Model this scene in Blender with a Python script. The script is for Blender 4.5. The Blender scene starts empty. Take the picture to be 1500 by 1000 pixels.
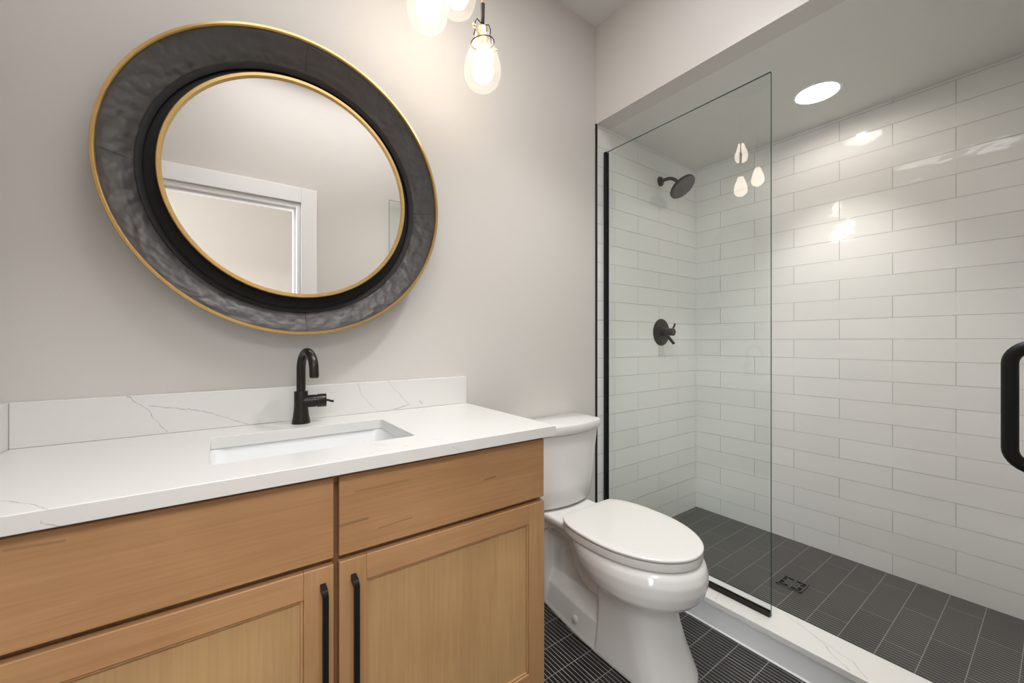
import bpy, bmesh, math, random
from mathutils import Vector, Matrix
S = bpy.context.scene
COL = S.collection
PI = math.pi

# ------------------------------------------------------------------ camera
cam_d = bpy.data.cameras.new('camera'); cam = bpy.data.objects.new('camera', cam_d); COL.objects.link(cam)
cam_d.sensor_width = 36; cam_d.lens = 588 * 36 / 1500; cam_d.clip_start = .02
cam.location = (0, -1.46, 1.154); cam.rotation_euler = (PI/2, 0, -.6265)
S.camera = cam
# ------------------------------------------------------------------ world, exposure
w = bpy.data.worlds.new('world'); S.world = w; w.use_nodes = True
w.node_tree.nodes['Background'].inputs[0].default_value = (1, .98, .95, 1)
w.node_tree.nodes['Background'].inputs[1].default_value = .3
S.view_settings.view_transform = 'Standard'; S.view_settings.look = 'None'
S.view_settings.gamma = 1; S.view_settings.use_curve_mapping = False
S.view_settings.exposure = 0.25
S.cycles.max_bounces = 10; S.cycles.transparent_max_bounces = 16; S.cycles.diffuse_bounces = 5
S.cycles.glossy_bounces = 5; S.cycles.caustics_reflective = False
S.cycles.sample_clamp_indirect = 4
# ------------------------------------------------------------------ light strengths
HALL_W = 74; SIDE_FILL_W = 78; BATH_W = 12; SPOT_W = 66; CAN_W = 4.2; BULB_E = 13

def area(name, loc, rot, sx, sy, power, col, shape='RECTANGLE'):
    d = bpy.data.lights.new(name, 'AREA'); d.shape = shape; d.size = sx; d.size_y = sy; d.energy = power; d.color = col
    o = bpy.data.objects.new(name, d); o.location = loc; o.rotation_euler = rot; COL.objects.link(o); return o
# unseen fill lamps added in the hall, shining through the doorway, and over the bathroom
area('hall_ceiling_fill', (.1, -2.1, 2.56), (math.radians(38), 0, 0), 1.7, .8, HALL_W, (.97, .985, 1))
area('hall_side_fill', (-1.55, -2.15, 1.35), (0, math.radians(-90), 0), 1.7, 1.1, SIDE_FILL_W, (.94, .975, 1))  # added side fill from the hall for the toilet base and shower
area('bath_ceiling_fill', (.55, -.95, 2.80), (0, 0, 0), 1.3, .9, BATH_W, (1, 1, 1))

def spot(name, loc, power, deg, col=(1, .98, .95)):
    d = bpy.data.lights.new(name, 'SPOT'); d.energy = power; d.color = col; d.spot_size = math.radians(deg); d.spot_blend = .9; d.shadow_soft_size = .05
    o = bpy.data.objects.new(name, d); o.location = loc; COL.objects.link(o); return o
# two unseen spots added under the bathroom ceiling to brighten toilet, floor and counter
spot('bath_spot_fill', (1.10, -.80, 2.79), SPOT_W, 100); spot('bath_spot_fill', (.15, -.95, 2.79), SPOT_W*.2, 100)

# ------------------------------------------------------------------ material helpers
class NT:
    def __init__(s, name):
        s.m = bpy.data.materials.new(name); s.m.use_nodes = True
        s.t = s.m.node_tree; s.b = s.t.nodes['Principled BSDF']; s.out = s.t.nodes['Material Output']
    def n(s, typ, **kw):
        nd = s.t.nodes.new(typ)
        for k, v in kw.items(): setattr(nd, k, v)
        return nd
    def l(s, a, b): s.t.links.new(a, b)
    def set(s, sock, v):
        if hasattr(v, 'is_linked') or isinstance(v, bpy.types.NodeSocket): s.l(v, sock)
        else: sock.default_value = v
    def math(s, op, a, b=0., c=0., clamp=False):
        nd = s.n('ShaderNodeMath', operation=op, use_clamp=clamp)
        s.set(nd.inputs[0], a); s.set(nd.inputs[1], b); s.set(nd.inputs[2], c); return nd.outputs[0]
    def vm(s, op, a, b=(0, 0, 0), out=0):
        nd = s.n('ShaderNodeVectorMath', operation=op); s.set(nd.inputs[0], a); s.set(nd.inputs[1], b); return nd.outputs[out]
    def mix(s, f, a, b):
        nd = s.n('ShaderNodeMix', data_type='RGBA'); s.set(nd.inputs[0], f)
        for i, v in ((6, a), (7, b)):
            s.set(nd.inputs[i], v if not isinstance(v, tuple) else (*v, 1)[:4])
        return nd.outputs[2]
    def pos(s): return s.n('ShaderNodeNewGeometry').outputs['Position']
    def obj(s): return s.n('ShaderNodeTexCoord').outputs['Object']
    def mapping(s, v, scale=(1, 1, 1), loc=(0, 0, 0)):
        nd = s.n('ShaderNodeMapping'); s.l(v, nd.inputs[0]); nd.inputs['Scale'].default_value = scale
        nd.inputs['Location'].default_value = loc; return nd.outputs[0]
    def noise(s, v, scale, detail=4, rough=.5, dist=0.):
        nd = s.n('ShaderNodeTexNoise'); s.l(v, nd.inputs['Vector']); nd.inputs['Scale'].default_value = scale
        nd.inputs['Detail'].default_value = detail; nd.inputs['Roughness'].default_value = rough
        nd.inputs['Distortion'].default_value = dist; return nd
    def ramp(s, f, stops):
        nd = s.n('ShaderNodeValToRGB'); s.l(f, nd.inputs[0]); e = nd.color_ramp.elements
        while len(e) < len(stops): e.new(.5)
        for q, (p, c) in zip(e, stops): q.position = p; q.color = (*c, 1) if len(c) == 3 else c
        return nd.outputs[0]
    def smooth(s, v, a, b, lo=0., hi=1.):
        nd = s.n('ShaderNodeMapRange', interpolation_type='SMOOTHSTEP'); s.set(nd.inputs[0], v)
        for i, q in zip((1, 2, 3, 4), (a, b, lo, hi)): nd.inputs[i].default_value = q
        return nd.outputs[0]
    def bump(s, h, strength, dist=.001):
        nd = s.n('ShaderNodeBump'); s.l(h, nd.inputs['Height']); nd.inputs['Strength'].default_value = strength
        nd.inputs['Distance'].default_value = dist; s.l(nd.outputs[0], s.b.inputs['Normal']); return nd
    def p(s, **kw):
        for k, v in kw.items():
            k = {'col': 'Base Color', 'rough': 'Roughness', 'metal': 'Metallic', 'spec': 'Specular IOR Level',
                 'coat': 'Coat Weight', 'ecol': 'Emission Color', 'e': 'Emission Strength'}[k]
            s.set(s.b.inputs[k], (*v, 1) if isinstance(v, tuple) and len(v) == 3 else v)
        return s

def plain(name, col, rough=.5, metal=0., var=.04, nscale=20, bump=0.0, spec=.5):
    n = NT(name); v = n.obj(); ns = n.noise(v, nscale)
    c = n.mix(ns.outputs[0], tuple(x*(1-var) for x in col), tuple(min(1, x*(1+var)) for x in col))
    n.p(col=c, rough=rough, metal=metal, spec=spec)
    if bump: n.bump(n.noise(v, nscale*6, 2).outputs[0], bump)
    return n.m
M = {}
def paint(name, col):
    n = NT(name); v = n.pos(); big = n.noise(v, 1.3, 2)
    n.p(col=n.mix(big.outputs[0], tuple(x*.985 for x in col), tuple(x*1.015 for x in col)), rough=.55, spec=.3)
    n.bump(n.noise(v, 260, 3).outputs[0], .12, .0006); return n.m
M['paint'] = paint('wall_paint', (.605, .582, .560))
M['hallpaint'] = paint('hall_wall_paint', (.42, .395, .36))
M['ceil'] = paint('ceiling_paint', (.66, .655, .65))
M['showerceil'] = paint('shower_ceiling_paint', (.70, .69, .66))
M['trim'] = plain('white_trim_paint', (.78, .79, .80), .35, var=.01)

def tile(name, axis, j, zline):
    """glazed 4x16 wall tile in running bond; j = a joint of the course just under the world height zline"""
    n = NT(name); sp = n.n('ShaderNodeSeparateXYZ'); n.l(n.pos(), sp.inputs[0])
    rh, bw = .1023, .4067
    X = n.math('ADD', sp.outputs[axis], -j + 20*bw); Z = n.math('ADD', sp.outputs[2], -zline + 12*rh)
    cb = n.n('ShaderNodeCombineXYZ'); n.l(X, cb.inputs[0]); n.l(Z, cb.inputs[1])
    br = n.n('ShaderNodeTexBrick'); n.l(cb.outputs[0], br.inputs['Vector'])
    br.offset = .5; br.offset_frequency = 2; br.squash = 1
    for k, v in (('Scale', 1), ('Mortar Size', .0013), ('Mortar Smooth', .25), ('Bias', 0), ('Brick Width', bw), ('Row Height', rh)): br.inputs[k].default_value = v
    br.inputs['Color1'].default_value = (.74, .735, .72, 1); br.inputs['Color2'].default_value = (.77, .765, .755, 1)
    br.inputs['Mortar'].default_value = (.50, .49, .47, 1)
    n.p(col=br.outputs[0], rough=n.smooth(br.outputs[1], 0, 1, .045, .6), spec=.5)
    wav = n.noise(n.mapping(n.pos(), (1, 1, 2.2)), 7, 2, .5)
    # each course leans a hair out of plane
    row = n.math('FLOOR', n.math('DIVIDE', Z, rh)); wn = n.n('ShaderNodeTexWhiteNoise', noise_dimensions='2D')
    bx = n.math('FLOOR', n.math('DIVIDE', n.math('ADD', X, n.math('MULTIPLY', n.math('MODULO', row, 2.), bw/2)), bw))
    c2 = n.n('ShaderNodeCombineXYZ'); n.l(row, c2.inputs[0]); n.l(bx, c2.inputs[1]); n.l(c2.outputs[0], wn.inputs[0])
    sv = n.n('ShaderNodeSeparateXYZ'); n.l(wn.outputs[1], sv.inputs[0])
    fx = n.math('MULTIPLY', n.math('SUBTRACT', sv.outputs[0], .5), n.math('MULTIPLY', X, 1.))
    fz = n.math('MULTIPLY', n.math('SUBTRACT', sv.outputs[1], .5), n.math('FRACT', n.math('DIVIDE', Z, rh)))
    h = n.math('ADD', n.math('MULTIPLY', wav.outputs[0], .9), n.math('MULTIPLY', fz, .55))
    edge = n.math('MULTIPLY', br.outputs[1], -1.1)
    h = n.math('ADD', h, edge)
    n.bump(h, 1.0, .0016); return n.m
M['tile_long'] = tile('white_subway_tile', 1, -.568, 1.166)
M['tile_end'] = tile('white_subway_tile_end', 0, 1.757, 1.166)

def floor_tile(name, base, line, lw, zj, yj, grout, contrast):
    n = NT(name); sp = n.n('ShaderNodeSeparateXYZ'); n.l(n.pos(), sp.inputs[0]); X, Y = sp.outputs[0], sp.outputs[1]
    rh, bw = .1035, .311
    cb = n.n('ShaderNodeCombineXYZ'); n.l(n.math('ADD', X, -zj + 20*bw), cb.inputs[0]); n.l(n.math('ADD', Y, -yj + 40*rh), cb.inputs[1])
    br = n.n('ShaderNodeTexBrick'); n.l(cb.outputs[0], br.inputs['Vector']); br.offset = .5; br.offset_frequency = 2
    for k, v in (('Scale', 1), ('Mortar Size', .0013), ('Mortar Smooth', .2), ('Bias', 0), ('Brick Width', bw), ('Row Height', rh)): br.inputs[k].default_value = v
    for k, v in (('Color1', .85), ('Color2', 1.15)): br.inputs[k].default_value = (v, v, v, 1)
    pitch = .01555
    tri = n.math('ABSOLUTE', n.math('SUBTRACT', n.math('FRACT', n.math('DIVIDE', X, pitch)), .5))
    st = n.smooth(tri, lw/pitch*.35, lw/pitch*.75, 1, 0)
    smudge = n.noise(n.pos(), 9, 5, .65)
    stm = n.math('MULTIPLY', st, n.smooth(smudge.outputs[0], .3, .7, contrast*.55, contrast))
    b2 = n.mix(smudge.outputs[0], tuple(x*.8 for x in base), tuple(x*1.25 for x in base))
    b2 = n.vm('MULTIPLY', b2, br.outputs[0])
    c = n.mix(stm, b2, line); c = n.mix(br.outputs[1], c, grout)
    spk = n.smooth(n.noise(n.pos(), 150, 2).outputs[0], .76, .80); c = n.mix(n.math('MULTIPLY', spk, .35), c, (.5, .5, .5))
    n.p(col=c, rough=n.smooth(smudge.outputs[0], .3, .7, .34, .5), spec=.4)
    n.bump(n.math('ADD', n.math('MULTIPLY', st, -1.), n.math('MULTIPLY', br.outputs[1], -1.2)), .8, .0012); return n.m
M['floor'] = floor_tile('ribbed_black_floor_tile', (.010, .0095, .0095), (.42, .41, .40), .0021, .1, -.6238, (.30, .295, .285), .95)
M['showerfloor'] = floor_tile('ribbed_black_shower_tile_lit', (.042, .0395, .037), (.26, .25, .235), .0027, .13, -1.0584, (.24, .235, .225), .85)  # same black tile, bright shower light put into its lighter colour

def quartz(name, segs, mask=(1, 1, 0), base=(.70, .69, .675)):
    n = NT(name); v = n.pos()
    wob = n.noise(v, 22, 5, .6); w2 = n.vm('MULTIPLY', n.vm('SUBTRACT', wob.outputs[1], (.5, .5, .5)), mask); nd = n.n('ShaderNodeVectorMath', operation='SCALE')
    n.l(w2, nd.inputs[0]); nd.inputs['Scale'].default_value = .022
    pw = n.vm('ADD', v, nd.outputs[0]); acc = None
    for a, b, wd, stg in segs:
        A, B = Vector(a), Vector(b); ba = B - A
        pa = n.vm('SUBTRACT', pw, tuple(A))
        h = n.math('DIVIDE', n.vm('DOT_PRODUCT', pa, tuple(ba), 1), ba.length_squared, clamp=True)
        sc = n.n('ShaderNodeVectorMath', operation='SCALE'); sc.inputs[0].default_value = tuple(ba); n.l(h, sc.inputs['Scale'])
        d = n.vm('LENGTH', n.vm('SUBTRACT', pa, sc.outputs[0]), out=1)
        k = n.smooth(d, wd*.3, wd, stg, 0)
        acc = k if acc is None else n.math('MAXIMUM', acc, k)
    tex = n.noise(v, 60, 3); c0 = n.mix(n.noise(v, 3, 3).outputs[0], tuple(x*.975 for x in base), base)
    m = n.math('MULTIPLY', acc, n.smooth(tex.outputs[0], .35, .6, .6, 1.)) if acc is not None else 0.
    n.p(col=n.mix(m, c0, (.26, .23, .21)), rough=.18, spec=.45); return n.m
def chain(pts, wd=.0016, st=.6): return [(pts[i], pts[i+1], wd, st) for i in range(len(pts)-1)]
VB = chain([(-.201,-.02,1.013), (-.154,-.02,.969), (-.143,-.02,.943), (-.12,-.02,.905)]) + \
     chain([(-.154,-.02,.983), (-.104,-.02,.97), (-.057,-.02,.963), (-.002,-.02,.937), (.067,-.02,.906)], .0018) + \
     chain([(.381,-.02,1.012), (.392,-.02,.972), (.447,-.02,.907)], .0015, .4) + \
     chain([(.488,-.02,1.01), (.535,-.02,.953), (.574,-.02,.915)], .0015, .5) + chain([(.513,-.02,.909), (.565,-.02,.918)], .003, .6) + \
     chain([(.61,-.02,.93), (.622,-.02,.918)], .002, .7)
VC = chain([(-.36,-.42,.903), (-.283,-.475,.903), (-.245,-.516,.903), (-.207,-.566,.903), (-.215,-.566,.885), (-.195,-.566,.872)]) + \
     chain([(.306,-.467,.903), (.325,-.491,.903)], .003, .4) + chain([(.357,-.52,.905), (.366,-.566,.896), (.36,-.566,.878)], .002, .5) + \
     chain([(.44,-.5,.903), (.473,-.566,.901), (.47,-.566,.89), (.492,-.566,.876)], .0015, .4) + \
     chain([(.067,-.02,.903), (.10,-.10,.903), (.14,-.155,.90)], .0014, .35) + chain([(.30,-.06,.903), (.32,-.155,.895)], .0014, .3)
VK = chain([(1.741,-.828,.117), (1.716,-.886,.117), (1.693,-.94,.117), (1.651,-.996,.117), (1.605,-1.06,.117)], .0022, .45) + \
     chain([(1.693,-.94,.117), (1.665,-1.02,.117), (1.659,-1.054,.117), (1.605,-1.1,.117)], .0018, .5) + chain([(1.61,-.63,.117), (1.66,-.62,.117)], .002, .4)
M['backsplash'] = quartz('veined_white_quartz_splash', VB, (1, 0, 1))
M['counter'] = quartz('veined_white_quartz_counter', VC)
M['curb'] = quartz('veined_white_quartz_curb', VK)

def wood(name, c1, c2, axis, marks=()):
    n = NT(name); v = n.obj(); st = [9, 9, 9]; st[axis] = .55
    g = n.noise(n.mapping(v, tuple(st)), 3.2, 8, .62, .5)
    fine = [170, 170, 170]; fine[axis] = 5
    f = n.noise(n.mapping(v, tuple(fine)), 1, 3, .6); bl = n.noise(v, 3.5, 3)
    sk = [42, 42, 42]; sk[axis] = 2.2
    streak = n.smooth(n.noise(n.mapping(v, tuple(sk), (.3, .2, .7)), 1, 2).outputs[0], .70, .76)
    t = n.math('ADD', n.math('MULTIPLY', g.outputs[0], .35), n.math('ADD', n.math('MULTIPLY', f.outputs[0], .3), n.math('MULTIPLY', bl.outputs[0], .4)))
    c = n.mix(n.smooth(t, .38, .68), c1, c2)
    c = n.mix(n.math('MULTIPLY', streak, .45), c, tuple(x*.45 for x in c1))
    wp = n.pos()
    for a, b, wd, stg in marks:
        A, B = Vector(a), Vector(b); pa = n.vm('SUBTRACT', wp, tuple(A)); ba = B - A
        h = n.math('DIVIDE', n.vm('DOT_PRODUCT', pa, tuple(ba), 1), ba.length_squared, clamp=True)
        sc = n.n('ShaderNodeVectorMath', operation='SCALE'); sc.inputs[0].default_value = tuple(ba); n.l(h, sc.inputs['Scale'])
        d = n.vm('LENGTH', n.vm('SUBTRACT', pa, sc.outputs[0]), out=1)
        k = n.math('MULTIPLY', n.smooth(d, 0, wd, stg, 0), n.smooth(f.outputs[0], .3, .6, .5, 1.))
        c = n.mix(k, c, tuple(x*.35 for x in c1))
    n.p(col=c, rough=.42, spec=.35); n.bump(f.outputs[0], .08, .0005); return n.m
M['wood_h'] = wood('maple_wood_level_grain', (.375, .200, .090), (.48, .272, .130), 0,
    [((.206, -.539, .755), (.265, -.539, .757), .006, .7), ((.29, -.539, .728), (.37, -.539, .732), .003, .5), ((.24, -.539, .822), (.36, -.539, .824), .004, .35), ((.575, -.539, .781), (.612, -.539, .783), .0025, .9), ((-.26, -.539, .845), (-.20, -.539, .842), .004, .4)])
M['wood_v'] = wood('maple_wood_upright_grain', (.39, .215, .098), (.485, .285, .137), 2)
M['wood_p'] = wood('maple_wood_panel', (.42, .258, .118), (.53, .335, .158), 2)
M['wood_dark'] = wood('maple_wood_shaded', (.20, .10, .045), (.28, .15, .07), 2)  # maple with the gap shade put into its colour for the face frame
M['black'] = plain('matte_black_metal', (.007, .007, .007), .45, var=.1, spec=.25)
M['bronze'] = plain('oil_rubbed_bronze', (.034, .028, .025), .30, .75, var=.25, nscale=60)
M['graphite'] = plain('dark_grey_nozzle_plate', (.075, .073, .068), .45, .2, var=.15, nscale=80)
M['gold'] = plain('brushed_gold', (.63, .42, .17), .33, .85, var=.12, nscale=30)
M['brass'] = plain('brass', (.72, .58, .33), .3, .8)
M['porcelain'] = plain('white_porcelain', (.72, .71, .70), .09, var=.005)
M['plastic'] = plain('white_seat_plastic', (.71, .695, .68), .2, var=.005)
M['basin'] = plain('white_basin_ceramic', (.76, .77, .775), .12, var=.005)
M['chrome'] = plain('chrome', (.7, .7, .7), .12, 1.)
M['caulk'] = plain('white_caulk', (.8, .8, .79), .5)
M['copper'] = plain('copper_orange_cord', (.55, .20, .085), .6)
M['grayrubber'] = plain('grey_hinge', (.45, .46, .47), .4)
n = NT('mirror_silver'); n.p(col=(.86, .845, .82), metal=1., rough=.004); M['mirror'] = n.m

n = NT('hammered_black_leather'); v = n.pos()
h1 = n.noise(v, 34, 1, .4, .1); h2 = n.noise(n.mapping(v, (1, 1, 3)), 9, 2)
cx, cz = .198, 1.631
sp = n.n('ShaderNodeSeparateXYZ'); n.l(v, sp.inputs[0])
sx = n.smooth(n.math('ABSOLUTE', n.math('SUBTRACT', sp.outputs[0], cx+.02)), .0004, .001, 1, 0)
sz = n.smooth(n.math('ABSOLUTE', n.math('SUBTRACT', sp.outputs[2], cz)), .0004, .001, 1, 0)
seam = n.math('MAXIMUM', sx, sz)
c = n.mix(h1.outputs[0], (.030, .027, .028), (.065, .059, .060)); c = n.mix(seam, c, (.004, .004, .004))
n.p(col=c, rough=n.smooth(h2.outputs[0], .3, .7, .40, .52), spec=1.)
n.bump(n.math('ADD', n.math('MULTIPLY', h1.outputs[0], 1.), n.math('MULTIPLY', seam, -.5)), 1., .005); M['leather'] = n.m
M['recess'] = plain('black_lacquer', (.004, .004, .004), .5, spec=.3)
M['lip'] = plain('dark_leather_lip', (.012, .0115, .012), .6)

def thin_glass(name, tint, rough=.0, f0=.04, haze=0.):
    n = NT(name); t = n.t; t.nodes.remove(n.b)
    tr = n.n('ShaderNodeBsdfTransparent'); tr.inputs[0].default_value = (*tint, 1)
    gl = n.n('ShaderNodeBsdfGlossy'); gl.inputs['Roughness'].default_value = rough; gl.inputs[0].default_value = (1, 1, 1, 1)
    fr = n.n('ShaderNodeFresnel'); fr.inputs[0].default_value = 1.5
    geo = n.n('ShaderNodeNewGeometry'); fac = n.math('MULTIPLY', fr.outputs[0], n.math('SUBTRACT', 1., geo.outputs['Backfacing']))
    mx = n.n('ShaderNodeMixShader'); n.l(fac, mx.inputs[0]); n.l(tr.outputs[0], mx.inputs[1]); n.l(gl.outputs[0], mx.inputs[2])
    o = mx.outputs[0]
    if haze:
        tl = n.n('ShaderNodeBsdfTranslucent'); tl.inputs[0].default_value = (1, .97, .93, 1)
        m2 = n.n('ShaderNodeMixShader'); m2.inputs[0].default_value = haze; n.l(o, m2.inputs[1]); n.l(tl.outputs[0], m2.inputs[2]); o = m2.outputs[0]
    n.l(o, n.out.inputs[0]); return n.m
M['glass'] = thin_glass('shower_glass', (.965, .985, .975))
M['shade'] = thin_glass('clear_shade_glass', (.99, .985, .97), .0, haze=.06)
n = NT('green_glass_edge'); n.p(col=(.05, .085, .075), rough=.15, spec=.5); M['glassedge'] = n.m
n = NT('lit_bulb'); n.p(col=(1, .9, .8), ecol=(1, .86, .71), e=float(BULB_E)); M['bulb'] = n.m
n = NT('lit_downlight_lens'); n.p(col=(.55, .32, .14), rough=.4, ecol=(1, .62, .30), e=.5); M['lens'] = n.m

# ------------------------------------------------------------------ mesh helpers
def obj(name, bm, mat, parent=None, smooth=None, bevel=0, recalc=True, mods=()):
    """bm holds world coordinates; the object takes its parent's origin"""
    org = Vector((0, 0, 0))
    p = parent
    while p is not None: org = org + p.location; p = p.parent
    if recalc: bmesh.ops.recalc_face_normals(bm, faces=bm.faces)
    if org.length: bmesh.ops.translate(bm, verts=bm.verts, vec=-org)
    me = bpy.data.meshes.new(name)
    bm.to_mesh(me); bm.free()
    for mm in (mat if isinstance(mat, (list, tuple)) else [mat]): me.materials.append(M[mm])
    o = bpy.data.objects.new(name, me); COL.objects.link(o)
    if parent: o.parent = parent
    if smooth is not None:
        me.shade_smooth()
        if smooth < 179:
            bmx = bmesh.new(); bmx.from_mesh(me); a = math.radians(smooth)
            for e in bmx.edges:
                if len(e.link_faces) == 2 and e.calc_face_angle(0) > a: e.smooth = False
            bmx.to_mesh(me); bmx.free()
    if bevel:
        b = o.modifiers.new('bevel', 'BEVEL'); b.width = bevel; b.segments = 3; b.limit_method = 'ANGLE'; b.angle_limit = math.radians(40); b.harden_normals = False
        me.shade_smooth(); 
        bmx = bmesh.new(); bmx.from_mesh(me)
        for e in bmx.edges:
            if len(e.link_faces) == 2 and e.calc_face_angle(0) > math.radians(35): e.smooth = True
        bmx.to_mesh(me); bmx.free()
        wn = o.modifiers.new('wn', 'WEIGHTED_NORMAL'); wn.keep_sharp = False
    return o
def thing(name, label, cat, loc, group=None):
    o = bpy.data.objects.new(name, None); COL.objects.link(o); o.location = loc; o.empty_display_size = .05
    o['label'] = label; o['category'] = cat
    if group: o['group'] = group
    return o
def tag(o, label, cat, group=None):
    o['label'] = label; o['category'] = cat
    if group: o['group'] = group
    return o
def struct(o): o['kind'] = 'structure'; return o
def box(bm, x0, x1, y0, y1, z0, z1):
    v = [bm.verts.new(p) for p in ((x0,y0,z0),(x1,y0,z0),(x1,y1,z0),(x0,y1,z0),(x0,y0,z1),(x1,y0,z1),(x1,y1,z1),(x0,y1,z1))]
    for f in ((0,3,2,1),(4,5,6,7),(0,1,5,4),(1,2,6,5),(2,3,7,6),(3,0,4,7)): bm.faces.new([v[i] for i in f])
    return bm
def bx(*a): return box(bmesh.new(), *a)
def rings(bm, R, cap=True, closed=False):
    """loft closed loops of 3D points"""
    vs = [[bm.verts.new(p) for p in r] for r in R]; n = len(R[0])
    m = len(vs)
    for i in range(m if closed else m-1):
        a, b = vs[i], vs[(i+1) % m]
        for k in range(n): bm.faces.new((a[k], a[(k+1) % n], b[(k+1) % n], b[k]))
    if cap and not closed: bm.faces.new(vs[0][::-1]); bm.faces.new(vs[-1])
    return bm
def lathe(bm, prof, c, ax='z', seg=48, rot=None, closed=False):
    """prof = (radius, height along axis)"""
    R = []
    for r, h in prof:
        ring = []
        for k in range(seg):
            t = 2*PI*k/seg; a, b = max(r, 1e-4)*math.cos(t), max(r, 1e-4)*math.sin(t)
            p = Vector((a, b, h)) if ax == 'z' else (Vector((a, h, b)) if ax == 'y' else Vector((h, a, b)))
            if rot is not None: p = rot @ p
            ring.append(p + Vector(c))
        R.append(ring)
    return rings(bm, R, cap=not closed, closed=closed)
def tube(bm, pts, r, seg=16, cap=True):
    pts = [Vector(p) for p in pts]; rr = r if isinstance(r, (list, tuple)) else [r]*len(pts)
    d0 = (pts[1]-pts[0]).normalized(); up = Vector((0, 0, 1)) if abs(d0.z) < .9 else Vector((1, 0, 0))
    nrm = (up - d0*up.dot(d0)).normalized(); R = []
    for i, p in enumerate(pts):
        d = (pts[min(i+1, len(pts)-1)] - pts[max(i-1, 0)]).normalized()
        nrm = (nrm - d*nrm.dot(d)).normalized(); bn = d.cross(nrm)
        R.append([p + (nrm*math.cos(2*PI*k/seg) + bn*math.sin(2*PI*k/seg))*rr[i] for k in range(seg)])
    return rings(bm, R, cap)
def arc(c, r, a0, a1, n, u, v):
    c, u, v = Vector(c), Vector(u), Vector(v)
    return [c + (u*math.cos(a0+(a1-a0)*i/n) + v*math.sin(a0+(a1-a0)*i/n))*r for i in range(n+1)]
def rrect(x0, x1, y0, y1, r, z, n=5):
    P = []
    for cx, cy, a in ((x1-r, y1-r, 0), (x0+r, y1-r, PI/2), (x0+r, y0+r, PI), (x1-r, y0+r, 1.5*PI)):
        for i in range(n+1): t = a + PI/2*i/n; P.append((cx+r*math.cos(t), cy+r*math.sin(t), z))
    return P

# ------------------------------------------------------------------ the room
XL, XS, XT, YF, ZC, ZS, ZF = -.421, 1.605, 2.587, -1.5, 2.815, 2.303, .045
struct(obj('floor', bx(XL-.1, XS, YF-.1, .0, -.08, 0), 'floor'))
struct(obj('floor_shower', bx(XS+.1, XT, YF, 0, -.08, ZF), 'showerfloor'))
struct(obj('wall_back', bx(XL-.1, XS, 0, .12, -.08, ZC), 'paint'))
struct(obj('wall_shower_end', bx(XS, XT+.1, 0, .12, -.08, ZS+.1), 'tile_end'))
struct(obj('wall_right', bx(XT, XT+.1, YF-.1, .0, -.08, ZS+.1), 'tile_long'))
struct(obj('wall_shower_near', bx(XS, XT, YF-.12, YF, -.08, ZS), 'tile_end'))
struct(obj('wall_header', bx(XS, XS+.1, YF, 0, ZS, ZC), 'paint'))
struct(obj('wall_left', bx(XL-.1, XL, YF, 0, 0, ZC), 'paint'))
struct(obj('ceiling', bx(XL-.1, XS+.1, YF-.1, .12, ZC, ZC+.1), 'ceil'))
# the dropped shower ceiling has a round hole for its downlight
bm = bmesh.new(); LC = (2.232, -.783); LR = .082
out = [bm.verts.new(p) for p in ((XS+.1, YF, ZS), (XT, YF, ZS), (XT, 0, ZS), (XS+.1, 0, ZS))]
oe = [bm.edges.new((out[i], out[(i+1) % 4])) for i in range(4)]
inn = [bm.verts.new((LC[0]+LR*math.cos(2*PI*k/48), LC[1]+LR*math.sin(2*PI*k/48), ZS)) for k in range(48)]
ie = [bm.edges.new((inn[i], inn[(i+1) % 48])) for i in range(48)]
bmesh.ops.triangle_fill(bm, use_beauty=True, edges=oe+ie)
ge = bmesh.ops.extrude_face_region(bm, geom=list(bm.faces)); bmesh.ops.translate(bm, verts=[v for v in ge['geom'] if isinstance(v, bmesh.types.BMVert)], vec=(0, 0, .09))
struct(obj('ceiling_shower', bm, 'showerceil'))
# wall with the doorway the photograph is taken from
DX0, DX1, DZ = -.36, .405, 2.03
bm = bmesh.new(); box(bm, XL-.1, DX0, YF-.12, YF, 0, ZC); box(bm, DX1, XS, YF-.12, YF, 0, ZC); box(bm, DX0, DX1, YF-.12, YF, DZ, ZC)
struct(obj('wall_front', bm, 'paint'))
bm = bmesh.new(); t = .015
box(bm, DX1+.004, DX1+.097, YF, YF+t, 0, DZ+.097); box(bm, XL+.001, DX0-.004, YF, YF+t, 0, DZ+.097); box(bm, DX0-.004, DX1+.004, YF, YF+t, DZ+.004, DZ+.097)
struct(obj('trim_1', bm, 'trim', bevel=.003))
bm = bmesh.new()
box(bm, DX1-.018, DX1, YF-.12, YF, 0, DZ-.018); box(bm, DX0, DX0+.018, YF-.12, YF, 0, DZ-.018); box(bm, DX0, DX1, YF-.12, YF, DZ-.018, DZ)
box(bm, DX1-.032, DX1-.018, YF-.095, YF-.045, 0, DZ-.032); box(bm, DX0+.018, DX0+.032, YF-.095, YF-.045, 0, DZ-.032); box(bm, DX0+.018, DX1-.018, YF-.095, YF-.045, DZ-.032, DZ-.018)
struct(obj('door_1', bm, 'trim', bevel=.0015))
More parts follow.
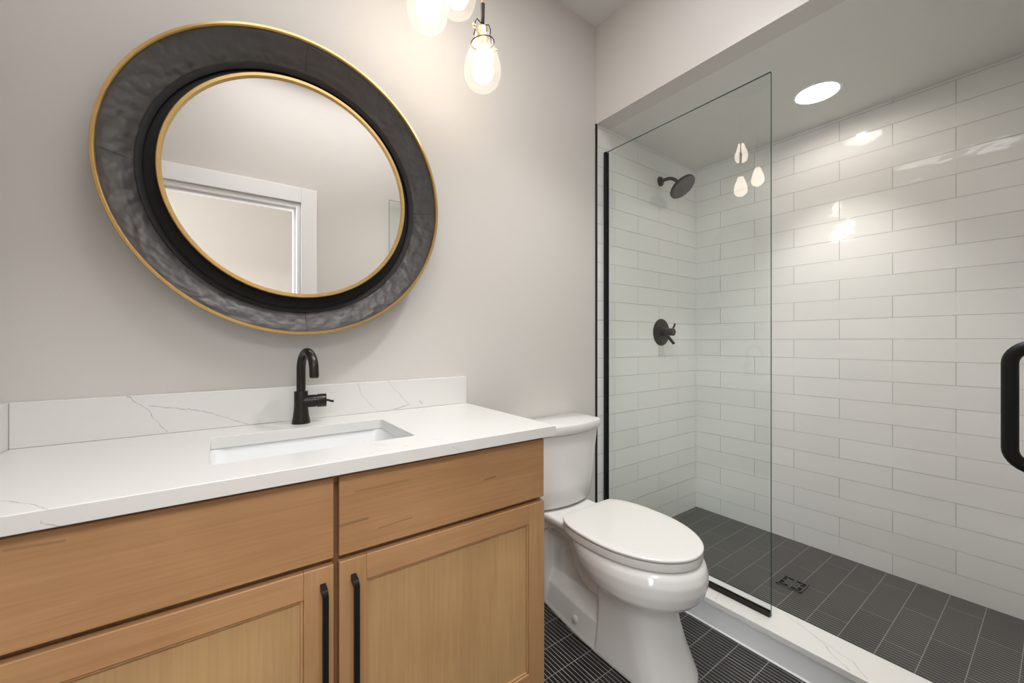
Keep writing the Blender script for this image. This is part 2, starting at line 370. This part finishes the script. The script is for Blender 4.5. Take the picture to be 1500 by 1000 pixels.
# the hall beyond it
struct(obj('floor_hall', bx(-1.6, 1.8, -3.0, YF-.1, -.08, 0), 'wood_dark'))
struct(obj('wall_hall', bx(-1.6, 1.8, -3.1, -3.0, 0, 2.6), 'hallpaint'))
struct(obj('wall_hall_left', bx(-1.7, -1.6, -3.1, YF-.12, 0, 2.6), 'hallpaint'))
struct(obj('wall_hall_right', bx(1.8, 1.9, -3.1, YF-.12, 0, 2.6), 'hallpaint'))
struct(obj('ceiling_hall', bx(-1.7, 1.9, -3.1, YF-.12, 2.6, 2.7), 'ceil'))
bm = bmesh.new()
for y0, y1, z0, z1 in ((-2.80, -2.72, .42, 2.28), (-1.70, -1.64, .42, 2.28), (-2.72, -1.70, .42, .50), (-2.72, -1.70, 2.20, 2.28), (-2.72, -1.70, 1.33, 1.36)): box(bm, -1.6, -1.575, y0, y1, z0, z1)
struct(obj('added_window_1', bm, 'trim', bevel=.003))  # frame added round the side fill lamp, out of view
struct(obj('baseboard_back', bx(.82, XS-.008, -.014, 0, 0, .132), 'trim', bevel=.003))
struct(obj('trim_2', bx(XS-.006, XS+.007, -.004, .0, .117, ZS), 'black'))
# curb
struct(obj('trim_3', bx(XS, XS+.14, YF, 0, -.08, .094), 'trim'))
struct(obj('trim_4', bx(XS-.010, 1.754, YF, -.001, .0945, .117), 'curb', bevel=.002))
bm = tube(bmesh.new(), [(XS, YF, .002), (XS, -.002, .002)], .0045, 8); struct(obj('trim_5', bm, 'caulk', smooth=60))

# ------------------------------------------------------------------ vanity
VX0, VX1, VB0, VF = -.416, .788, -.004, -.539
van = thing('vanity_cabinet', 'natural maple bathroom vanity with two doors and black bar pulls under the white countertop', 'cabinet', (.178, -.27, 0))
FY = VF + .020                       # carcass front
bm = bmesh.new(); box(bm, VX0, VX0+.018, FY, VB0, .10, .872); box(bm, VX1-.018, VX1-.001, FY, VB0, 0, .872); box(bm, VX0, VX1-.018, FY, VB0, .10, .118)
box(bm, VX0+.018, VX1-.018, -.012, VB0, .118, .70); box(bm, VX0+.018, VX1-.018, FY, FY+.018, .845, .872)
obj('case', bm, 'wood_v', van, bevel=.001)
bm = bmesh.new(); box(bm, .165, .236, FY-.0005, FY+.018, .118, .845); box(bm, VX0+.018, .165, FY-.0005, FY+.018, .655, .715); box(bm, .236, VX1-.018, FY-.0005, FY+.018, .655, .715)
obj('face_frame', bm, 'wood_dark', van)
obj('toe_kick', bx(VX0, VX1-.018, FY+.07, FY+.085, 0, .10), 'wood_dark', van)
GX0, GX1 = .1952, .2060
def slab(x0, x1, z0, z1): return bx(x0, x1, VF, FY-.001, z0, z1)
LX = -.395
obj('drawer_front', slab(LX, GX0, .690, .8625), 'wood_h', van, bevel=.0022)
obj('drawer_front', slab(GX1, VX1-.003, .690, .8625), 'wood_h', van, bevel=.0022)
obj('filler_strip', bx(VX0, LX-.003, FY-.004, FY+.01, .12, .8625), 'wood_v', van)
def door(x0, x1, hx):
    z0, z1, s, rt = .125, .6765, .058, .056
    d = obj('door', bx(x0+s-.004, x1-s+.004, VF+.009, VF+.014, z0+rt-.004, z1-rt+.004), 'wood_p', van)
    for a, b in ((x0, x0+s), (x1-s, x1)): obj('stile', bx(a, b, VF, FY-.001, z0, z1), 'wood_v', d, bevel=.002)
    for a, b in ((z1-rt, z1), (z0, z0+rt)): obj('rail', bx(x0+s, x1-s, VF, FY-.001, a, b), 'wood_h', d, bevel=.002)
    # raised bead round the panel
    bm = bmesh.new(); a, b, c, e = x0+s, x1-s, z0+rt, z1-rt; q = .006
    for r in ((a, a+q, c, e), (b-q, b, c, e), (a+q, b-q, c, c+q), (a+q, b-q, e-q, e)): box(bm, r[0], r[1], VF+.004, VF+.009, r[2], r[3])
    obj('bead', bm, 'wood_v', d, bevel=.0015)
    zt, zb, hw = .640, .300, .0055
    bm = bmesh.new(); yb = VF-.032
    P = [(yb+.008, zt), (VF, zt+.003), (VF, zt-.011), (yb+.014, zt-.014), (yb+.010, zt-.018), (yb+.010, zb+.018), (yb+.014, zb+.014), (VF, zb+.011), (VF, zb-.003), (yb+.008, zb), (yb, zb+.010), (yb, zt-.010)]
    rings(bm, [[(hx-hw, y, z) for y, z in P], [(hx+hw, y, z) for y, z in P]])
    obj('handle', bm, 'black', d, bevel=.0004)
    return d
door(LX, GX0, .1735); door(GX1, VX1-.001, .2355)

# countertop with a rectangular opening
CZ0, CZ1 = .873, .903; CXR = .811; CYF = -.5645
SX0, SX1, SY0, SY1 = -.022, .420, -.4400, -.1560
bm = bmesh.new()
o4 = [bm.verts.new(p) for p in ((XL+.001, CYF, CZ1), (CXR, CYF, CZ1), (CXR, -.001, CZ1), (XL+.001, -.001, CZ1))]
oe = [bm.edges.new((o4[i], o4[(i+1) % 4])) for i in range(4)]
ip = [bm.verts.new(p) for p in rrect(SX0, SX1, SY0, SY1, .012, CZ1)]
ie = [bm.edges.new((ip[i], ip[(i+1) % len(ip)])) for i in range(len(ip))]
bmesh.ops.triangle_fill(bm, use_beauty=True, edges=oe+ie)
ge = bmesh.ops.extrude_face_region(bm, geom=list(bm.faces)); bmesh.ops.translate(bm, verts=[v for v in ge['geom'] if isinstance(v, bmesh.types.BMVert)], vec=(0, 0, CZ0-CZ1))
tag(obj('countertop', bm, 'counter', bevel=.0016), 'white veined quartz countertop on the maple vanity', 'countertop')
tag(obj('backsplash', bx(XL+.021, .8463*.96, -.0205, -.0005, CZ1+.0003, 1.011), 'backsplash', bevel=.0015), 'long white quartz backsplash with grey veins against the wall behind the faucet', 'backsplash')
tag(obj('side_splash', bx(XL+.0005, XL+.0205, -.56, -.0005, CZ1+.0003, 1.011), 'counter', bevel=.0015), 'short white quartz side splash at the far left end of the countertop', 'backsplash')
# sink
sk = thing('sink', 'white rectangular undermount basin set in the countertop below the faucet', 'sink', (.199, -.298, .76))
e = .006
R = [rrect(SX0-.03, SX1+.03, SY0-.03, SY1+.03, .03, CZ0-.001), rrect(SX0-e, SX1+e, SY0-e, SY1+e, .035, CZ0-.001), rrect(SX0-e+.002, SX1+e-.002, SY0-e+.002, SY1+e-.002, .035, CZ0-.006),
     rrect(SX0+.004, SX1-.004, SY0+.004, SY1-.004, .04, .79), rrect(SX0+.014, SX1-.014, SY0+.014, SY1-.014, .045, .762), rrect(SX0+.04, SX1-.04, SY0+.04, SY1-.04, .05, .750)]
back = [rrect(SX0+.03, SX1-.03, SY0+.03, SY1-.03, .05, .738), rrect(SX0-.005, SX1+.005, SY0-.005, SY1+.005, .045, .76), rrect(SX0-.014, SX1+.014, SY0-.014, SY1+.014, .04, CZ0-.02), rrect(SX0-.03, SX1+.03, SY0-.03, SY1+.03, .03, CZ0-.012)]
bm = bmesh.new(); allr = R + back
vs = [[bm.verts.new(p) for p in r] for r in allr]; nn = len(vs[0])
for a, b in [(i, i+1) for i in range(len(R)-1)] + [(len(R)+i, len(R)+i+1) for i in range(3)] + [(len(allr)-1, 0)]:
    for k in range(nn): bm.faces.new((vs[a][k], vs[a][(k+1) % nn], vs[b][(k+1) % nn], vs[b][k]))
bm.faces.new(vs[len(R)-1]); bm.faces.new(vs[len(R)][::-1])
obj('basin', bm, 'basin', sk, smooth=50)
obj('drain', lathe(bmesh.new(), [(.022, .7502), (.022, .753), (.017, .754), (.015, .752)], (.199, -.298, 0)), 'chrome', sk, smooth=40)

# faucet
fx, fy, fz = .1985, -.078, CZ1+.0003
fa = thing('faucet', 'dark bronze gooseneck single handle faucet standing behind the sink', 'faucet', (fx, fy, fz))
obj('body', lathe(bmesh.new(), [(.0255, 0), (.0262, .002), (.0255, .006), (.0225, .022), (.0202, .045), (.0195, .060), (.0195, .0965), (.0188, .098), (.0128, .0985)], (fx, fy, fz), seg=56), 'bronze', fa, smooth=35)
dv = Vector((.17, -1, 0)).normalized(); rc = .054; top = 1.068
pts = [(fx, fy, fz+.096), (fx, fy, 1.03)] + arc(Vector((fx, fy, top))+dv*rc, rc, PI, 0.06, 22, dv, (0, 0, 1))
last = Vector(pts[-1]); pts.append(last + Vector((0, 0, -.020)) + dv*.002)
obj('spout', tube(bmesh.new(), pts, .0128, 28), 'bronze', fa, smooth=45)
lx = last + dv*.002
obj('aerator', lathe(bmesh.new(), [(.0105, 0), (.0115, .003), (.0115, .006)], (lx.x, lx.y, lx.z-.0225)), 'graphite', fa, smooth=40)
hz = fz+.066; hd = Vector((1, -.12, 0)).normalized()
rot = hd.to_track_quat('Z', 'Y').to_matrix()
hd_o = obj('handle', lathe(bmesh.new(), [(.0190, .0), (.0190, .042), (.0175, .0425), (.0175, .0445), (.0205, .045), (.0205, .069), (.0195, .0705), (.001, .071)], (fx, fy, hz), rot=rot, seg=40), 'bronze', fa, smooth=35)
hp = Vector((fx, fy, hz)) + hd*.069
obj('lever', tube(bmesh.new(), [hp, hp+hd*.008+Vector((0, 0, -.001)), hp+hd*.016+Vector((0, -.004, -.004)), hp+hd*.022+Vector((0, -.006, -.0045))], [.0038, .0036, .0034, .0042], 14), 'bronze', hd_o, smooth=60)

# ------------------------------------------------------------------ mirror
mir = thing('wall_mirror', 'round wall mirror in a deep black leather dish frame with gold rims', 'mirror', (.198, 0, 1.631))
MC = (.198, 0, 1.631); RO, RI, RS = .452, .3395, .383; dO, dI, dS = -.085, -.058, -.014
RS = .381
prof = [(RO-.002, dO+.002)]
for i in range(1, 15):
    t = i/14; r = RO + (RS+.008-RO)*t; prof.append((r, dO + (dS-.010-dO)*(t**.80)))
bk = [(RS-.003, -.006), (RS+.03, -.003)] + [(RO + (RS+.03-RO)*t + .004, dO + (-.004-dO)*(t**.8)) for t in (.75, .5, .25, .0)]
bm = lathe(bmesh.new(), prof + [(RS+.002, dS-.006), (RS-.003, -.008)] + bk, MC, 'y', 128, closed=True)
obj('frame', bm, 'leather', mir, smooth=50)
obj('lip', lathe(bmesh.new(), [(RS+.002, -.023), (RS+.002, -.010), (.369, -.009), (.369, -.016), (.371, -.018)], MC, 'y', 96, closed=True), 'lip', mir, smooth=40)
obj('backing', lathe(bmesh.new(), [(RS-.006, -.001), (RS-.006, -.008), (.31, -.009), (.31, -.045), (.05, -.046), (.05, -.001)], MC, 'y', 96, closed=True), 'recess', mir, smooth=40)
def ring_prof(r0, r1, y0, y1): return [(r0, y0), (r0, y1+.002), (r0+.002, y1), (r1-.002, y1), (r1, y1+.002), (r1, y0)]
obj('outer_rim', lathe(bmesh.new(), [(RO-.006, dO+.006), (RO-.006, dO-.002), (RO-.003, dO-.005), (RO+.003, dO-.004), (RO+.005, dO+.001), (RO+.004, dO+.010)], MC, 'y', 160, closed=True), 'gold', mir, smooth=50)
obj('inner_rim', lathe(bmesh.new(), ring_prof(RI-.012, RI, -.040, dI), MC, 'y', 160, closed=True), 'gold', mir, smooth=35)
obj('mirror_glass', lathe(bmesh.new(), [(.001, -.050), (RI-.0115, -.050), (RI-.0115, -.046), (.001, -.046)], MC, 'y', 128), 'mirror', mir, smooth=30)

# ------------------------------------------------------------------ toilet
TX = 1.250
tl = thing('toilet', 'white elongated two-piece toilet with closed lid between the vanity and the shower curb', 'toilet', (TX, -.4, 0))
def egg(yb, yf, hw, z, ym=None, nb=2.5, clip=None, N=72, nf=2.0):
    if ym is None: ym = yb + (yf-yb)*.47
    P = []
    for k in range(N):
        t = 2*PI*k/N; c, s = math.cos(t), math.sin(t)
        nx = nf if s < 0 else nb
        x = hw*math.copysign(abs(c)**(2/nx), c); yy = abs(s)**(2/nx)
        y = ym + ((yf-ym)*yy if s < 0 else (yb-ym)*yy)
        if clip is not None: y = min(y, clip)
        P.append((TX+x, y, z))
    return P
bm = bmesh.new()
rings(bm, [egg(-.44,-.660,.105,.262), egg(-.43,-.705,.145,.268), egg(-.40,-.742,.172,.282), egg(-.36,-.764,.189,.306), egg(-.32,-.774,.197,.338), egg(-.29,-.775,.200,.372), egg(-.27,-.768,.197,.396), egg(-.26,-.760,.191,.409), egg(-.26,-.754,.186,.413)])
def prism_x(bm, P, hw0, hw1=None):
    rings(bm, [[(TX-hw0, y, z) for y, z in P], [(TX+hw0, y, z) for y, z in P]])
def lvl(x, y0, y1, r, z): return rrect(TX-x, TX+x, y0, y1, r, z, 5)
rings(bm, [lvl(.125, -.30, -.030, .03, .385), lvl(.135, -.31, -.025, .03, .400), lvl(.136, -.31, -.025, .03, .416), lvl(.130, -.305, -.030, .03, .422)])
# front pedestal with an upright rear edge
def ped(z, yf, hw, yb=-.435, n=18):
    P = [(TX+hw, yb, z), (TX-hw, yb, z)]
    ym = yf + .12
    for i in range(n+1):
        t = PI + PI*i/n; P.append((TX+hw*math.cos(t)*(1 if True else 0), ym + (ym-yf)*math.sin(t), z))
    return P
rings(bm, [ped(0, -.742, .131), ped(.012, -.742, .131), ped(.04, -.730, .127), ped(.10, -.704, .120), ped(.17, -.680, .114), ped(.24, -.664, .114), ped(.275, -.66, .120)])
rings(bm, [lvl(.042, -.47, -.07, .01, 0), lvl(.042, -.47, -.07, .01, .40)])
rings(bm, [lvl(.098, -.130, -.045, .02, 0), lvl(.092, -.110, -.050, .02, .15), lvl(.092, -.110, -.050, .02, .33), lvl(.105, -.14, -.040, .02, .40)])
prism_x(bm, [(-.05,.405), (-.28,.405), (-.335,.37), (-.360,.32), (-.375,.285), (-.41,.262), (-.47,.25), (-.47,.195), (-.40,.200), (-.345,.225), (-.308,.262), (-.292,.305), (-.27,.345), (-.21,.362), (-.15,.355), (-.11,.325), (-.05,.30)], .108)
# trapway swelling inside the recess and the sloping foot ledge
tube(bm, [(TX, -.45, .16), (TX, -.38, .19), (TX, -.31, .27), (TX, -.24, .30), (TX, -.18, .26), (TX, -.15, .15), (TX, -.14, .02)], [.046, .048, .052, .054, .050, .046, .046], 18)
ybk, yfr = -.060, -.45
rings(bm, [[(TX-h, y, 0), (TX-h, y, .012), (TX-h+.005, y, .020), (TX-h+.024, y, .098), (TX-.048, y, .140), (TX+.048, y, .140), (TX+h-.024, y, .098), (TX+h-.005, y, .020), (TX+h, y, .012), (TX+h, y, 0)] for y, h in ((-.048, .070), (-.060, .082), (-.10, .096), (-.20, .110), (-.31, .124), (-.45, .131))])
bw_o = obj('bowl', bm, 'porcelain', tl)
m = bw_o.modifiers.new('remesh', 'REMESH'); m.mode = 'VOXEL'; m.voxel_size = .0036; m.use_smooth_shade = True
m = bw_o.modifiers.new('smooth', 'SMOOTH'); m.factor = .6; m.iterations = 9
bm = bmesh.new()
def tk(z, hw, yb, yc, bow, r=.022, n=7):
    """tank outline with a bowed front"""
    P = [(TX+hw-r+r*math.cos(t), yb-r+r*math.sin(t), z) for t in [PI/2*i/n for i in range(n+1)]]
    P += [(TX-hw+r+r*math.cos(t), yb-r+r*math.sin(t), z) for t in [PI/2+PI/2*i/n for i in range(n+1)]]
    P += [(TX-hw+r+r*math.cos(t), yc+r+r*math.sin(t), z) for t in [PI+PI/2*i/n for i in range(n)]]
    for i in range(17): u = -1+2*i/16; P.append((TX+u*(hw-r), yc - bow*(1-u*u), z))
    P += [(TX+hw-r+r*math.cos(t), yc+r+r*math.sin(t), z) for t in [1.5*PI+PI/2*i/n for i in range(1, n+1)]]
    return P
rings(bm, [tk(.430,.155,-.030,-.150,.020,.03), tk(.438,.163,-.026,-.156,.024,.03), tk(.52,.170,-.024,-.160,.026,.03), tk(.62,.180,-.022,-.164,.028,.028), tk(.7485,.192,-.020,-.170,.030,.026), tk(.752,.184,-.026,-.163,.028,.024)])
obj('tank', bm, 'porcelain', tl, smooth=50)
bm = bmesh.new()
rings(bm, [tk(.7525,.199,-.014,-.177,.031,.028), tk(.757,.203,-.011,-.180,.032,.03), tk(.788,.204,-.010,-.181,.032,.03), tk(.794,.201,-.012,-.178,.032,.03), tk(.7965,.194,-.018,-.171,.032,.028)])
obj('tank_lid', bm, 'porcelain', tl, smooth=60)
bm = bmesh.new()
rings(bm, [egg(-.245,-.748,.186,.4135,clip=-.286,nb=3), egg(-.245,-.748,.186,.4185,clip=-.286,nb=3), egg(-.245,-.757,.195,.4195,clip=-.279,nb=3), egg(-.245,-.759,.1965,.432,clip=-.279,nb=3), egg(-.245,-.757,.195,.4445,clip=-.279,nb=3), egg(-.245,-.748,.186,.4455,clip=-.286,nb=3)])
obj('seat', bm, 'plastic', tl, smooth=40)
bm = bmesh.new()
rings(bm, [egg(-.243,-.746,.184,.4460,clip=-.280,nb=3), egg(-.243,-.746,.184,.4482,clip=-.280,nb=3), egg(-.242,-.758,.195,.4490,clip=-.270,nb=3), egg(-.242,-.760,.197,.4515,clip=-.270,nb=3), egg(-.242,-.760,.197,.4560,clip=-.270,nb=3), egg(-.242,-.758,.195,.4585,clip=-.272,nb=3), egg(-.245,-.752,.189,.4597,clip=-.278,nb=3), egg(-.27,-.72,.16,.4608,clip=-.30,nb=3)])
obj('lid', bm, 'plastic', tl, smooth=40)
for s in (-1, 1): obj('hinge', rings(bmesh.new(), [rrect(TX+s*.075-.022, TX+s*.075+.022, -.272, -.245, .006, z) for z in (.4215, .445)]), 'plastic', tl, bevel=.003)
obj('bolt_cap', lathe(bmesh.new(), [(.0155, -.004), (.0155, .003), (.012, .0055), (.002, .0065)], (TX-.1125, -.315, .050), 'x', 28, rot=Matrix.Rotation(PI, 3, 'Z')), 'plastic', tl, smooth=50)

# ------------------------------------------------------------------ shower glass
gp = thing('glass_panel', 'fixed clear glass shower panel in a black channel standing on the curb', 'shower screen', (1.676, -.4, .117))
def pane(name, x0, x1, y0, y1, z0, z1, par):
    bm = bx(x0, x1, y0, y1, z0, z1); bm.faces.ensure_lookup_table(); bmesh.ops.recalc_face_normals(bm, faces=bm.faces)
    big = max(f.calc_area() for f in bm.faces)
    for f in bm.faces: f.material_index = 0 if f.calc_area() > big*.5 else 1
    return obj(name, bm, ['glass', 'glassedge'], par)
pane('pane', 1.6715, 1.6810, -.808, -.004, .124, 2.169, gp)
bm = bmesh.new(); box(bm, 1.6640, 1.6705, -.018, -.0005, .118, 2.169); box(bm, 1.6820, 1.6885, -.018, -.0005, .118, 2.169); box(bm, 1.6705, 1.6820, -.003, -.0005, .118, 2.169)
obj('side_channel', bm, 'black', gp, bevel=.0008)
bm = bmesh.new(); box(bm, 1.6655, 1.6705, -.806, -.019, .1175, .136); box(bm, 1.6820, 1.6870, -.806, -.019, .1175, .136); box(bm, 1.6705, 1.6820, -.806, -.019, .1175, .1225)
obj('bottom_channel', bm, 'bronze', gp, bevel=.0008)
# the open door
gd = thing('shower_door', 'hinged clear glass shower door standing open at the right edge with a black pull handle', 'shower door', (1.66, -1.462, .13))
pane('pane', .965, 1.632, -1.4680, -1.4585, .135, 2.16, gd)
for z in (.40, 1.90):
    bm = bmesh.new(); box(bm, 1.585, 1.642, -1.4575, -1.452, z-.045, z+.045); box(bm, 1.585, 1.642, -1.4745, -1.469, z-.045, z+.045); box(bm, 1.634, 1.664, -1.4995, -1.452, z-.045, z+.045)
    obj('hinge', bm, 'black', gd, bevel=.002)
hx = 1.018; z0, z1, r = .9560, 1.1475, .0
yo = -1.407; rb = .028
pts = [(hx, -1.458, z1)] + arc((hx, yo-rb, z1-rb), rb, PI/2, 0, 8, (0, 1, 0), (0, 0, 1)) + arc((hx, yo-rb, z0+rb), rb, 0, -PI/2, 8, (0, 1, 0), (0, 0, 1)) + [(hx, -1.458, z0)]
hd = obj('handle', tube(bmesh.new(), pts, .0095, 24), 'black', gd, smooth=60)
for z in (z0, z1): obj('washer', lathe(bmesh.new(), [(.013, -1.4682), (.013, -1.4715), (.010, -1.4735), (.001, -1.474)], (hx, 0, z), 'y', 24), 'black', gd, smooth=40)

# ------------------------------------------------------------------ shower fittings
sh = thing('wall_shower', 'round dark shower head on a short bent arm high on the tiled end wall', 'shower head', (2.177, 0, 2.133))
obj('flange', lathe(bmesh.new(), [(.029, -.0005), (.029, -.006), (.024, -.012), (.012, -.016), (.002, -.0165)], (2.177, 0, 2.133), 'y', 36), 'bronze', sh, smooth=40)
pts = [(2.177, -.01, 2.133), (2.177, -.05, 2.134), (2.177, -.075, 2.128), (2.177, -.10, 2.112), (2.177, -.120, 2.090)]
obj('arm', tube(bmesh.new(), pts, .0105, 18), 'bronze', sh, smooth=60)
nv = Vector((.05, -.62, -.78)).normalized(); rot = nv.to_track_quat('Z', 'Y').to_matrix(); hc = Vector((2.177, -.118, 2.092))
hd = obj('head', lathe(bmesh.new(), [(.011, -.004), (.016, .004), (.018, .016), (.035, .024), (.070, .033), (.078, .040), (.078, .050), (.074, .053)], hc, rot=rot, seg=56), 'bronze', sh, smooth=40)
bm = lathe(bmesh.new(), [(.0735, .0525), (.0735, .0545), (.001, .0550)], hc, rot=rot, seg=48)
for k in range(3):
    rr = (.02, .04, .06)[k]
    for j in range(6*(k+1)):
        a = 2*PI*j/(6*(k+1)); p = hc + rot @ Vector((rr*math.cos(a), rr*math.sin(a), .0545))
        lathe(bm, [(.0025, 0), (.0018, .003)], p, rot=rot, seg=8)
obj('nozzle_plate', bm, 'graphite', hd, smooth=40)
sv = thing('shower_valve', 'round dark shower valve trim with two small levers on the tiled end wall', 'shower valve', (2.187, 0, 1.211))
vc = (2.187, 0, 1.211)
obj('escutcheon', lathe(bmesh.new(), [(.082, -.0005), (.082, -.004), (.078, -.007), (.03, -.010), (.001, -.010)], vc, 'y', 56), 'bronze', sv, smooth=30)
obj('hub', lathe(bmesh.new(), [(.027, -.009), (.027, -.045), (.025, -.047), (.025, -.050), (.023, -.051), (.023, -.083), (.020, -.086), (.001, -.086)], vc, 'y', 40), 'bronze', sv, smooth=30)
obj('lever', tube(bmesh.new(), [(2.195, -.070, 1.225), (2.207, -.074, 1.243), (2.212, -.078, 1.262)], [.006, .0055, .005], 12), 'bronze', sv, smooth=60)
obj('lever', tube(bmesh.new(), [(2.192, -.035, 1.195), (2.214, -.047, 1.165), (2.232, -.058, 1.140)], [.0085, .0088, .0088], 14), 'bronze', sv, smooth=60)
# drain
dr = thing('shower_drain', 'small square dark drain grate set in the ribbed shower floor', 'drain', (2.112, -.726, ZF))
bm = bmesh.new(); dx, dy, z = 2.112, -.726, ZF+.0006; h = .049
for r in ((-h, h, -h, -h+.006), (-h, h, h-.006, h), (-h, -h+.006, -h, h), (h-.006, h, -h, h)): box(bm, dx+r[0], dx+r[1], dy+r[2], dy+r[3], z, z+.0035)
obj('rim', bm, 'graphite', dr)
obj('cup', bx(dx-h+.006, dx+h-.006, dy-h+.006, dy+h-.006, z, z+.0008), 'recess', dr)
bm = bmesh.new()
for a in range(4):
    R_ = Matrix.Rotation(a*PI/4, 3, 'Z')
    P = [R_ @ Vector(p) for p in ((-.042, -.005, 0), (.042, -.005, 0), (.042, .005, 0), (-.042, .005, 0))]
    rings(bm, [[(dx+p.x, dy+p.y, z+zz) for p in P] for zz in (.0012+a*.0001, .0032+a*.0001)])
lathe(bm, [(.03, .0013), (.03, .0036), (.022, .0036), (.022, .0013)], (dx, dy, z), closed=True, seg=24)
obj('grate', bm, 'graphite', dr)

# ------------------------------------------------------------------ downlight
dl = thing('recessed_downlight', 'round lit recessed downlight in the dropped shower ceiling', 'ceiling light', (LC[0], LC[1], ZS))
obj('trim_ring', lathe(bmesh.new(), [(.081, .001), (.081, -.0015), (.083, -.003), (.092, -.0025), (.094, -.0005), (.094, .0)], (*LC, ZS), closed=True, seg=64), 'trim', dl, smooth=40)
bm = lathe(bmesh.new(), [(.0805, .0), (.072, .045), (.064, .082), (.0655, .084), (.0815, .002)], (*LC, ZS), closed=True, seg=64)
obj('reflector_cone', bm, 'trim', dl, smooth=40)
obj('lens', lathe(bmesh.new(), [(.061, .082), (.056, .079), (.040, .066), (.001, .062)], (*LC, ZS), seg=48), 'lens', dl, smooth=50)
d = bpy.data.lights.new('downlight_source', 'POINT'); d.energy = CAN_W; d.color = (1, .94, .86); d.shadow_soft_size = .022
o = bpy.data.objects.new('downlight_source', d); o.location = (LC[0], LC[1], ZS+.028); COL.objects.link(o)
spot('downlight_beam', (LC[0], LC[1], ZS+.020), CAN_W*9, 84, (1, .96, .90)).data.shadow_soft_size = .02

# ------------------------------------------------------------------ pendants
def pendant(x, y, zb, label, first):
    """zb = underside of the glass"""
    p = thing('pendant_lamp', label, 'pendant lamp', (x, y, zb), 'clear teardrop glass pendants beside the mirror')
    obj('cord', tube(bmesh.new(), [(x, y, zb+.296), (x, y, 2.788)], .0032, 10), 'copper', p, smooth=60)
    if first is not None:
        for ch in first.children:
            if ch.name.startswith('cord'): continue
            c = ch.copy(); COL.objects.link(c); c.parent = p
        return p
    pr = [(.001, 0), (.020, .0018), (.038, .009), (.052, .022), (.061, .042), (.064, .064), (.062, .088), (.055, .113), (.045, .140), (.037, .163), (.033, .182)]
    inn = [(max(r-.002, .001), h+.0022 if i < 3 else h) for i, (r, h) in enumerate(pr)][::-1]
    bm = bmesh.new(); R = []
    R = pr
    lathe(bm, R, (x, y, zb), seg=48)
    bm.faces.ensure_lookup_table(); topf = [f for f in bm.faces if len(f.verts) > 4 and f.calc_center_median().z > zb+.1]
    bmesh.ops.delete(bm, geom=topf, context='FACES_ONLY')
    obj('glass_shade', bm, 'shade', p, smooth=80)
    obj('bulb', lathe(bmesh.new(), [(.001, .030), (.016, .033), (.029, .042), (.037, .058), (.038, .074), (.034, .096), (.027, .117), (.020, .134), (.0165, .150)], (x, y, zb), seg=32), 'bulb', p, smooth=60)
    obj('socket', lathe(bmesh.new(), [(.018, .148), (.019, .150), (.019, .181), (.021, .182), (.021, .188), (.016, .190), (.016, .215), (.012, .220), (.002, .222)], (x, y, zb), seg=28), 'brass', p, smooth=30)
    obj('stem', lathe(bmesh.new(), [(.004, .221), (.0060, .224), (.0065, .250), (.0075, .293), (.0078, .298), (.004, .300)], (x, y, zb), seg=18), 'black', p, smooth=40)
    bm = bmesh.new(); 
    for s in (-1, 1):
        tube(bm, [(x+s*.004, y, zb+.228), (x+s*.024, y-.002, zb+.236), (x+s*.031, y-.002, zb+.222), (x+s*.030, y-.002, zb+.200), (x+s*.036, y, zb+.176)], .0017, 8)
    tube(bm, [(x+.040*math.cos(2*PI*k/24), y+.040*math.sin(2*PI*k/24), zb+.164+.006*math.cos(2*PI*k/24)) for k in range(25)], .0016, 8)
    obj('wire_clamp', bm, 'black', p, smooth=60)
    for (ax, ay, hh) in ((-.042, -.012, .196), (.052, .0, .160)):
        obj('thumbscrew', lathe(bmesh.new(), [(.002, -.006), (.007, -.005), (.007, .005), (.002, .006)], (x+ax, y+ay, zb+hh), 'x', 16), 'brass', p, smooth=40)
    return p
P1 = pendant(.733, -.274, 2.024, 'lowest clear teardrop pendant, whole in view right of the mirror', None)
pendant(.525, -.285, 2.131, 'left pendant globe cut by the top edge of the photo, glowing brightest', P1)
pendant(.652, -.241, 2.265, 'middle pendant globe, only its round underside showing at the top edge', P1)
# long cords run up to a canopy at the ceiling
fixture = thing('pendant_canopy', 'round dark ceiling plate the pendant cords hang from', 'ceiling light', (.637, -.267, ZC))
obj('plate', lathe(bmesh.new(), [(.16, -.0005), (.16, -.02), (.15, -.026), (.001, -.026)], (.637, -.267, ZC), seg=48), 'black', fixture, smooth=40)
